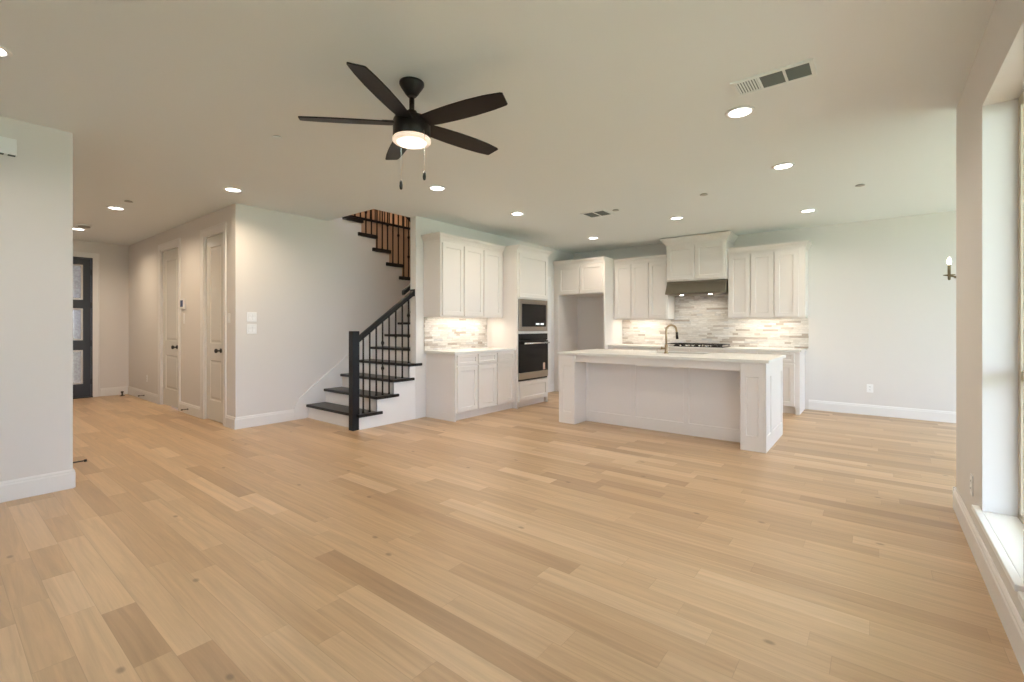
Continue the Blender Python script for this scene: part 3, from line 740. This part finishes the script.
# right end panel with two fields (facing +x)
mb = MB(); mb.panel(.0, DD, 0, .882, 0, .011, [(.055, PY - .04, .15, .74), (PY + .06, DD - .08, .15, .74)], .008, .004)
mb.xf(Matrix.Translation((W_ + .0125, 0, 0)) @ Matrix.Rotation(PI / 2, 4, 'Z')); o = mb.build('end_panel', 'cab', c)
mb = MB(); mb.panel(.0, DD, 0, .882, 0, .011, [(.055, DD - .08, .15, .74)], .008, .004)
mb.xf(Matrix.Translation((-.0125, DD, 0)) @ Matrix.Rotation(-PI / 2, 4, 'Z')); mb.build('end_panel', 'cab', c)
for x in (.06, .68, 1.30, 1.86): shaker('door', c, x, x + (.6 if x < 1.8 else .48), .11, .72).matrix_local = Matrix.Translation((W_, DD, 0)) @ Matrix.Rotation(PI, 4, 'Z')
# worktop with the sink cut-out
SX0, SX1, SY0, SY1 = -2.32, -1.62, 5.72, 6.10
slabw = MB()
xs = [IX0 - .03, SX0, SX1, IX1 + .038]; ys = [IY0 - .018, SY0, SY1, IY1 + .04]; vv = {}
def V(i, j, z):
    if (i, j, z) not in vv: vv[(i, j, z)] = slabw.bm.verts.new((xs[i], ys[j], z))
    return vv[(i, j, z)]
for i in range(3):
    for j in range(3):
        if (i, j) == (1, 1):
            q = [(1, 1), (2, 1), (2, 2), (1, 2)]
            for (p, r) in zip(q, q[1:] + q[:1]): slabw.bm.faces.new((V(*p, .884), V(*r, .884), V(*r, .915), V(*p, .915)))
            continue
        for z in (.884, .915): slabw.bm.faces.new((V(i, j, z), V(i + 1, j, z), V(i + 1, j + 1, z), V(i, j + 1, z)))
bd = [(0, 0), (1, 0), (2, 0), (3, 0), (3, 1), (3, 2), (3, 3), (2, 3), (1, 3), (0, 3), (0, 2), (0, 1)]
for p, r in zip(bd, bd[1:] + bd[:1]): slabw.bm.faces.new((V(*p, .884), V(*r, .884), V(*r, .915), V(*p, .915)))
tag(slabw.build('worktop', 'quartz', None, .003), 'white quartz worktop on the kitchen island, sink set in it', 'worktop')
t = thing('sink', 'undermount steel sink in the island worktop', 'sink', (0, 0, 0))
mb = MB(); th = .004
mb.box(SX0 + .0, SX1, SY0 + .0, SY0 + th, .70, .8835).box(SX0, SX1, SY1 - th, SY1, .70, .8835).box(SX0, SX0 + th, SY0 + th, SY1 - th, .70, .8835).box(SX1 - th, SX1, SY0 + th, SY1 - th, .70, .8835).box(SX0, SX1, SY0, SY1, .696, .70)
mb.build('basin', 'sinksteel', t)
MB().lathe([(.045, .7005), (.045, .704), (.03, .705)], ((SX0 + SX1) / 2, (SY0 + SY1) / 2, 0), 24).build('drain', 'chrome', t)
# faucet: on the seating side of the sink
FX, FY = -2.03, 5.645
t = thing('faucet', 'tall bronze gooseneck faucet standing on the island worktop', 'faucet', (FX, FY, .9155))
MB().lathe([(.028, 0), (.028, .006), (.022, .012), (.020, .03), (.020, .105), (.016, .112)], seg=24).build('base', 'bronze', t)
rr = .062; dx, dy = .80, .60
pts = [(0, 0, .10), (0, 0, .20), (0, 0, .285)]
for i in range(1, 13):
    a = PI * i / 12 * .97; q = rr * (1 - math.cos(a)); pts.append((dx * q, dy * q, .285 + rr * math.sin(a)))
e = pts[-1]; pts.append((e[0] + .004 * dx, e[1] + .004 * dy, e[2] - .03))
MB().tube(pts, .0125, 14).build('spout', 'bronze', t)
o = MB().tube([pts[-1], (pts[-1][0] + .006 * dx, pts[-1][1] + .006 * dy, pts[-1][2] - .085)], [.0145, .0165], 14).build('spray_head', 'fan', t); o['label'] = 'dark pull-down spray head'
mb = MB(); mb.tube([(-.016, -.006, .06), (-.048, -.018, .062)], .012, 12); mb.tube([(-.045, -.017, .062), (-.060, -.022, .066)], .018, 12); mb.build('handle', 'bronze', t)

# ------------------------------------------------------------------ ceiling fan
t = thing('ceiling_fan', 'five-blade dark bronze ceiling fan with lit drum light and two pull chains', 'ceiling fan', (-2.237, 1.847, 0))
MB().lathe([(.075, 2.739), (.075, 2.727), (.068, 2.714), (.040, 2.672), (.026, 2.655)], seg=36).build('canopy', 'fan', t)
MB().tube([(0, 0, 2.645), (0, 0, 2.53)], .0155, 16).build('downrod', 'fan', t)
MB().lathe([(.03, 2.565), (.036, 2.54), (.06, 2.525), (.105, 2.515), (.112, 2.50), (.113, 2.405), (.110, 2.399)], seg=40).build('motor_housing', 'fan', t)
MB().lathe([(.112, 2.3985), (.116, 2.393), (.116, 2.380), (.108, 2.373)], seg=40).build('light_ring', 'fanring', t)
MB().lathe([(.088, 2.3725), (.083, 2.367), (.060, 2.363), (.02, 2.362)], seg=40).build('light_lens', 'fanlens', t)
area('fan_lamp', (0, 0, 2.352), .16, 7., (1, .84, .66), t)
def blade(a):
    mb = MB(); bm = mb.bm
    out = [(.10, -.050), (.20, -.060), (.32, -.066), (.45, -.067), (.56, -.061), (.655, -.048), (.668, -.040), (.652, .046), (.642, .052), (.55, .062), (.43, .067), (.30, .066), (.19, .060), (.10, .050)]
    for z in (.004, -.004): pass
    A = [bm.verts.new((x, y, .004)) for x, y in out]; B = [bm.verts.new((x, y, -.004)) for x, y in out]
    bm.faces.new(A); bm.faces.new(B[::-1])
    for i in range(len(out)): bm.faces.new((A[i], B[i], B[(i + 1) % len(out)], A[(i + 1) % len(out)]))
    mb.xf(Matrix.Translation((0, 0, 2.487)) @ Matrix.Rotation(a, 4, 'Z') @ Matrix.Rotation(R(-13), 4, 'X'))
    o = mb.build('blade', 'blade', t, .002)
    mb = MB(); mb.box(.06, .175, -.03, .03, .004, .012); mb.xf(Matrix.Translation((0, 0, 2.487)) @ Matrix.Rotation(a, 4, 'Z') @ Matrix.Rotation(R(-13), 4, 'X')); mb.build('blade_iron', 'fan', o, .002)
for i in range(5): blade(R(9 + 72 * i))
RTv = Vector((math.cos(YAW), math.sin(YAW), 0)); FWv = Vector((-math.sin(YAW), math.cos(YAW), 0))
for s_, f_, zb in ((-.036, -.093, 2.105), (.084, -.080, 2.165)):
    p = RTv * s_ + FWv * f_
    ch = MB().tube([(p.x * .9, p.y * .9, 2.425), (p.x * 1.08, p.y * 1.08, 2.415), (p.x * 1.12, p.y * 1.12, 2.39), (p.x * 1.12, p.y * 1.12, zb)], .0016, 6).build('pull_chain', 'chrome', t)
    MB().lathe([(.003, zb + .004), (.008, zb - .006), (.010, zb - .03), (.008, zb - .045), (.004, zb - .05)], (p.x * 1.12, p.y * 1.12, 0), 14).build('fob', 'rubber', ch)

# ------------------------------------------------------------------ recessed lights
def can(label):
    t = thing('recessed_light', label, 'ceiling light', (0, 0, CEIL), 0, 'recessed ceiling lights')
    mb = MB(); seg = 36; prof = [(.070, -.004), (.075, -.009), (.092, -.006), (.094, -.0005), (.070, -.0005)]
    rings = [[mb.bm.verts.new((r * math.cos(2 * PI * i / seg), r * math.sin(2 * PI * i / seg), h)) for i in range(seg)] for r, h in prof]
    for A, B in zip(rings, rings[1:] + rings[:1]):
        for i in range(seg): mb.bm.faces.new((A[i], A[(i + 1) % seg], B[(i + 1) % seg], B[i])).smooth = True
    mb.build('trim_ring', 'plate', t)
    MB().lathe([(.071, -.0008), (.071, -.004), (.06, -.006), (.01, -.007)], seg=36).build('lens', 'lens', t)
    area('can_lamp', (0, 0, -.012), .13, CAN_W, CAN_COL, t, spread=150)
    return t
cans = [(-3.735, .205, 'round recessed light at the upper left, above the near left wall'),
        (-7.53, 1.49, 'round recessed light in the entry hall ceiling, nearer of the two there'),
        (-9.60, 1.45, 'small-looking recessed light deepest in the entry hall, next to the smoke detector'),
        (-5.51, 2.08, 'round recessed light just in front of the wall corner by the hall doors'),
        (-3.72, 3.42, 'round recessed light below and right of the fan, in front of the stairs'),
        (-.745, 3.51, 'large round recessed light beside the long ceiling vent'),
        (-.68, 4.94, 'round recessed light second nearest on the right, beyond the long vent'),
        (-3.73, 4.85, 'round recessed light in front of the left kitchen cabinets'),
        (-2.157, 6.40, 'round recessed light in front of the hood cabinet'),
        (-.69, 7.04, 'round recessed light above the right end of the back run'),
        (-3.75, 6.98, 'farthest round recessed light, in front of the refrigerator recess')]
c0 = can('')
hall_lamp = next(ch for ch in c0.children if ch.type == 'LIGHT').data.copy(); hall_lamp.energy = 14.0; hall_lamp.color = (1, .80, .57)
for i, (x, y, lb) in enumerate(cans):
    t = c0 if i == 0 else copy_tree(c0)
    t.location = (x, y, CEIL); t['label'] = lb
    for ch in t.children:
        if ch.type == 'LIGHT' and x < -5: ch.data = hall_lamp

# ------------------------------------------------------------------ vents, detectors, sprinkler caps
def vent(label, cx, cy, lx, ly, secs):
    t = thing('ceiling_vent', label, 'vent', (cx, cy, CEIL), 0)
    mb = MB(); z0, z1 = -.012, -.0005; e = .022
    xs = [-lx / 2, -lx / 2 + e]
    edges = [-lx / 2]
    n = secs; w_ = (lx - e * 2 - .014 * (n - 1)) / n
    mb.box(-lx / 2, lx / 2, -ly / 2, -ly / 2 + e, z0, z1); mb.box(-lx / 2, lx / 2, ly / 2 - e, ly / 2, z0, z1)
    mb.box(-lx / 2, -lx / 2 + e, -ly / 2 + e, ly / 2 - e, z0, z1); mb.box(lx / 2 - e, lx / 2, -ly / 2 + e, ly / 2 - e, z0, z1)
    for i in range(1, n):
        x = -lx / 2 + e + i * w_ + (i - 1) * .014; mb.box(x, x + .014, -ly / 2 + e, ly / 2 - e, z0, z1)
    mb.build('frame', 'vent', t, .002)
    MB().box(-lx / 2 + e * .5, lx / 2 - e * .5, -ly / 2 + e * .5, ly / 2 - e * .5, -.0030, -.0008).build('backing', 'ventdark', t)
    for i in range(n):
        x0 = -lx / 2 + e + i * (w_ + .014)
        if i == 0 and secs == 3:
            for j in range(8):
                xx = x0 + (j + .3) * w_ / 8; MB().prism([(xx, -.010), (xx + .006, -.004), (xx + .0075, -.005), (xx + .0015, -.011)], 'y', -ly / 2 + e, ly / 2 - e).build('louvre', 'vent', t)
        else:
            for j in range(8):
                yy = -ly / 2 + e + (j + .2) * (ly - 2 * e) / 8; s = 1 if i == 1 else -1
                MB().prism([(yy, -.0035), (yy + .010, -.010), (yy + .0108, -.0095), (yy + .0008, -.003)], 'x', x0, x0 + w_).build('louvre', 'ventdark', t)
    return t
vent('long white ceiling vent with three louvred sections at the upper right', -.49, 3.155, .43, .205, 3)
vent('smaller white ceiling vent in front of the kitchen island', -2.90, 5.50, .34, .30, 2)
def cap(label, x, y, r=.042, m='grey'):
    t = thing('sprinkler_cap', label, 'sprinkler', (x, y, CEIL), 0, 'sprinkler caps on the ceiling')
    MB().lathe([(r * .8, -.0005), (r * .8, -.006)], seg=28).build('collar', 'grey', t)
    MB().lathe([(r, -.0065), (r, -.010), (r * .9, -.012), (.004, -.0125)], seg=28).build('cover', m, t)
cap('pale sprinkler cap left of the fan on the ceiling', -3.71, 1.72, .04, 'ceil')
cap('sprinkler cap above the kitchen island, right of the small vent', -1.53, 5.44)
cap('sprinkler cap over the dining area near the right wall end', -.135, 6.10)
cap('sprinkler cap in the entry hall beside the nearer recessed light', -6.99, 1.50)
cap('sprinkler cap touching the right corner of the small kitchen vent', -2.62, 5.47)
t = thing('smoke_detector', 'round smoke detector on the entry hall ceiling', 'smoke detector', (-9.15, 1.45, CEIL))
MB().lathe([(.085, -.0005), (.085, -.015), (.076, -.02)], seg=32).build('base', 'plate', t)
MB().lathe([(.070, -.0205), (.066, -.038), (.045, -.045), (.01, -.046)], seg=32).build('cover', 'grey', t)

# ------------------------------------------------------------------ plates, outlets, thermostat, chime
def plate(name, label, cat, loc, rz, w_=.072, h=.116, kind='outlet', n=1):
    """local: x along the wall, y into the wall"""
    t = thing(name, label, cat, loc, rz)
    MB().box(-w_ / 2, w_ / 2, -.006, -.0005, -h / 2, h / 2).build('plate', 'plate', t, .003)
    for i in range(n):
        cx = (i - (n - 1) / 2) * .046
        if kind == 'outlet':
            for z in (-.021, .021):
                o = MB().box(cx - .016, cx + .016, -.0085, -.006, z - .014, z + .014).build('socket', 'plate', t, .003)
                MB().box(cx - .008, cx - .005, -.0088, -.0084, z - .004, z + .006).box(cx + .005, cx + .008, -.0088, -.0084, z - .004, z + .006).build('slots', 'slot', o)
        else:
            MB().prism([(-.006, -.033), (-.010, -.033), (-.0075, 0), (-.0095, .033), (-.006, .033)], 'x', cx - .016, cx + .016).build('rocker', 'plate', t, .001)
    return t
plate('switch_plate', 'upper double switch plate on the wall left of the stairs', 'light switch', (XS, 2.513, 1.364), LQ, .118, .118, 'switch', 2)
plate('switch_plate', 'lower double switch plate on the wall left of the stairs', 'light switch', (XS, 2.513, 1.213), LQ, .118, .118, 'switch', 2)
plate('switch_plate', 'single switch plate between nearer hall door and the wall corner', 'light switch', (-6.29, YH1, 1.35), 0, .072, .116, 'switch', 1)
plate('switch_plate', 'small switch plate under the thermostat in the hall', 'light switch', (-7.89, YH1, 1.36), 0, .06, .15, 'switch', 1)
plate('wall_outlet', 'white outlet low on the hall wall left of the farther door', 'outlet', (-9.70, YH1, .365), 0)
plate('wall_outlet', 'white outlet low on the back wall right of the kitchen', 'outlet', (-.07, YBACK, .375), 0)
plate('wall_outlet', 'white outlet low on the near right wall under the window corner', 'outlet', (XR, 3.69, .345), -LQ)
t = thing('thermostat', 'white thermostat with a blue screen between the two hall doors', 'thermostat', (-7.90, YH1, 1.575))
MB().box(-.085, .085, -.028, -.0005, -.075, .075).build('case', 'plate', t, .006)
MB().box(-.06, .045, -.030, -.0285, -.045, .05).build('screen', 'screen', t)
t = thing('door_chime', 'white chime box high on the near left wall', 'chime', (XL, .29, 2.527), LQ)
MB().box(-.118, .118, -.045, -.0005, -.058, .058).build('cover', 'plate', t, .004)
for a, b in ((-.02, .055), (.075, .112)): MB().box(a, b, -.043, -.008, -.0615, -.0582).build('slot', 'slot', t)
# door stops
def stop(label, loc, rz, ln=.066):
    t = thing('door_stop', label, 'door stop', loc, rz, 'black door stops')
    MB().lathe([(.013, 0), (.013, -.006), (.006, -.010), (.0055, -ln)], seg=14, axis='y').build('rod', 'bmetal', t)
    MB().lathe([(.010, -ln - .0005), (.011, -ln - .004), (.011, -ln - .016), (.007, -ln - .019)], seg=14, axis='y').build('tip', 'rubber', t)
stop('black door stop on the hall baseboard right of the farther door', (-7.68, YH1 - E1, .072), 0)
stop('black door stop on the hall baseboard near the front door corner', (-9.80, YH1 - E1, .072), 0)
stop('black door stop poking out past the end of the near left wall', (-5.43, YH0 + E1, .075), PI, .135)
t = thing('floor_door_stop', 'black post door stop on the floor at the front door corner', 'door stop', (-10.62, 2.19, 0))
MB().lathe([(.035, 0.001), (.035, .008), (.014, .014), (.012, .06)], seg=20).build('post', 'bmetal', t)
MB().lathe([(.019, .0605), (.021, .066), (.021, .08), (.014, .085)], seg=20).build('tip', 'rubber', t)

# ------------------------------------------------------------------ chandelier in the dining area
CX, CY, CZ = .965, 6.30, 1.745
t = thing('chandelier', 'bronze candle chandelier peeking out behind the near right wall', 'chandelier', (CX, CY, 0))
MB().lathe([(.06, 2.739), (.06, 2.725), (.02, 2.71)], seg=24).build('canopy', 'candle', t)
MB().tube([(0, 0, 2.715), (0, 0, CZ - .02)], .008, 10).build('stem', 'candle', t)
MB().lathe([(.01, CZ - .075), (.03, CZ - .06), (.035, CZ - .02), (.03, CZ + .02), (.012, CZ + .035)], seg=20).build('hub', 'candle', t)
for i in range(6):
    a = math.atan2(6.2 - CY, .56 - CX) + i * PI / 3; ca, sa = math.cos(a), math.sin(a); rr = .417
    arm = MB().tube([(ca * .02, sa * .02, CZ - .03), (ca * .15, sa * .15, CZ - .045), (ca * .30, sa * .30, CZ - .035), (ca * .38, sa * .38, CZ - .012), (ca * rr, sa * rr, CZ - .004)], .0085, 10).build('arm', 'candle', t)
    x, y = ca * rr, sa * rr
    MB().lathe([(.008, CZ - .045), (.012, CZ - .03), (.012, CZ - .006), (.044, CZ + .002), (.046, CZ + .008), (.014, CZ + .010)], (x, y, 0), 18).build('bobeche', 'candle', arm)
    MB().lathe([(.012, CZ + .0105), (.012, CZ + .105)], (x, y, 0), 14).build('candle_sleeve', 'candle', arm)
    MB().lathe([(.009, CZ + .106), (.013, CZ + .116), (.017, CZ + .132), (.015, CZ + .150), (.008, CZ + .170), (.003, CZ + .178)], (x, y, 0), 16).build('bulb', 'bulb', arm)

# ------------------------------------------------------------------ outside
tag(MB().box(-60, 60, -60, 60, -.30, -.22).build('ground', 'lawn'), 'green lawn outside the windows', 'ground', kind='structure')
M['bounce_slab'] = mat('bounce_concrete', (.50, .50, .48), .85, bump=.2, bscale=30)  # unseen pale slab added to bounce sunlight up onto the ceiling
tag(MB().box(XR + .22, 4.4, -6, YN - .22, -.22, -.10).build('bounce_slab', 'bounce_slab'), 'unseen pale slab added outside the near right windows to bounce sunlight up', 'bounce_slab', kind='structure')
tag(MB().box(-15, XE - .3, -2.0, 5.0, -.22, -.04).build('porch_slab', 'brick'), 'porch floor outside the front door', 'porch', kind='structure')
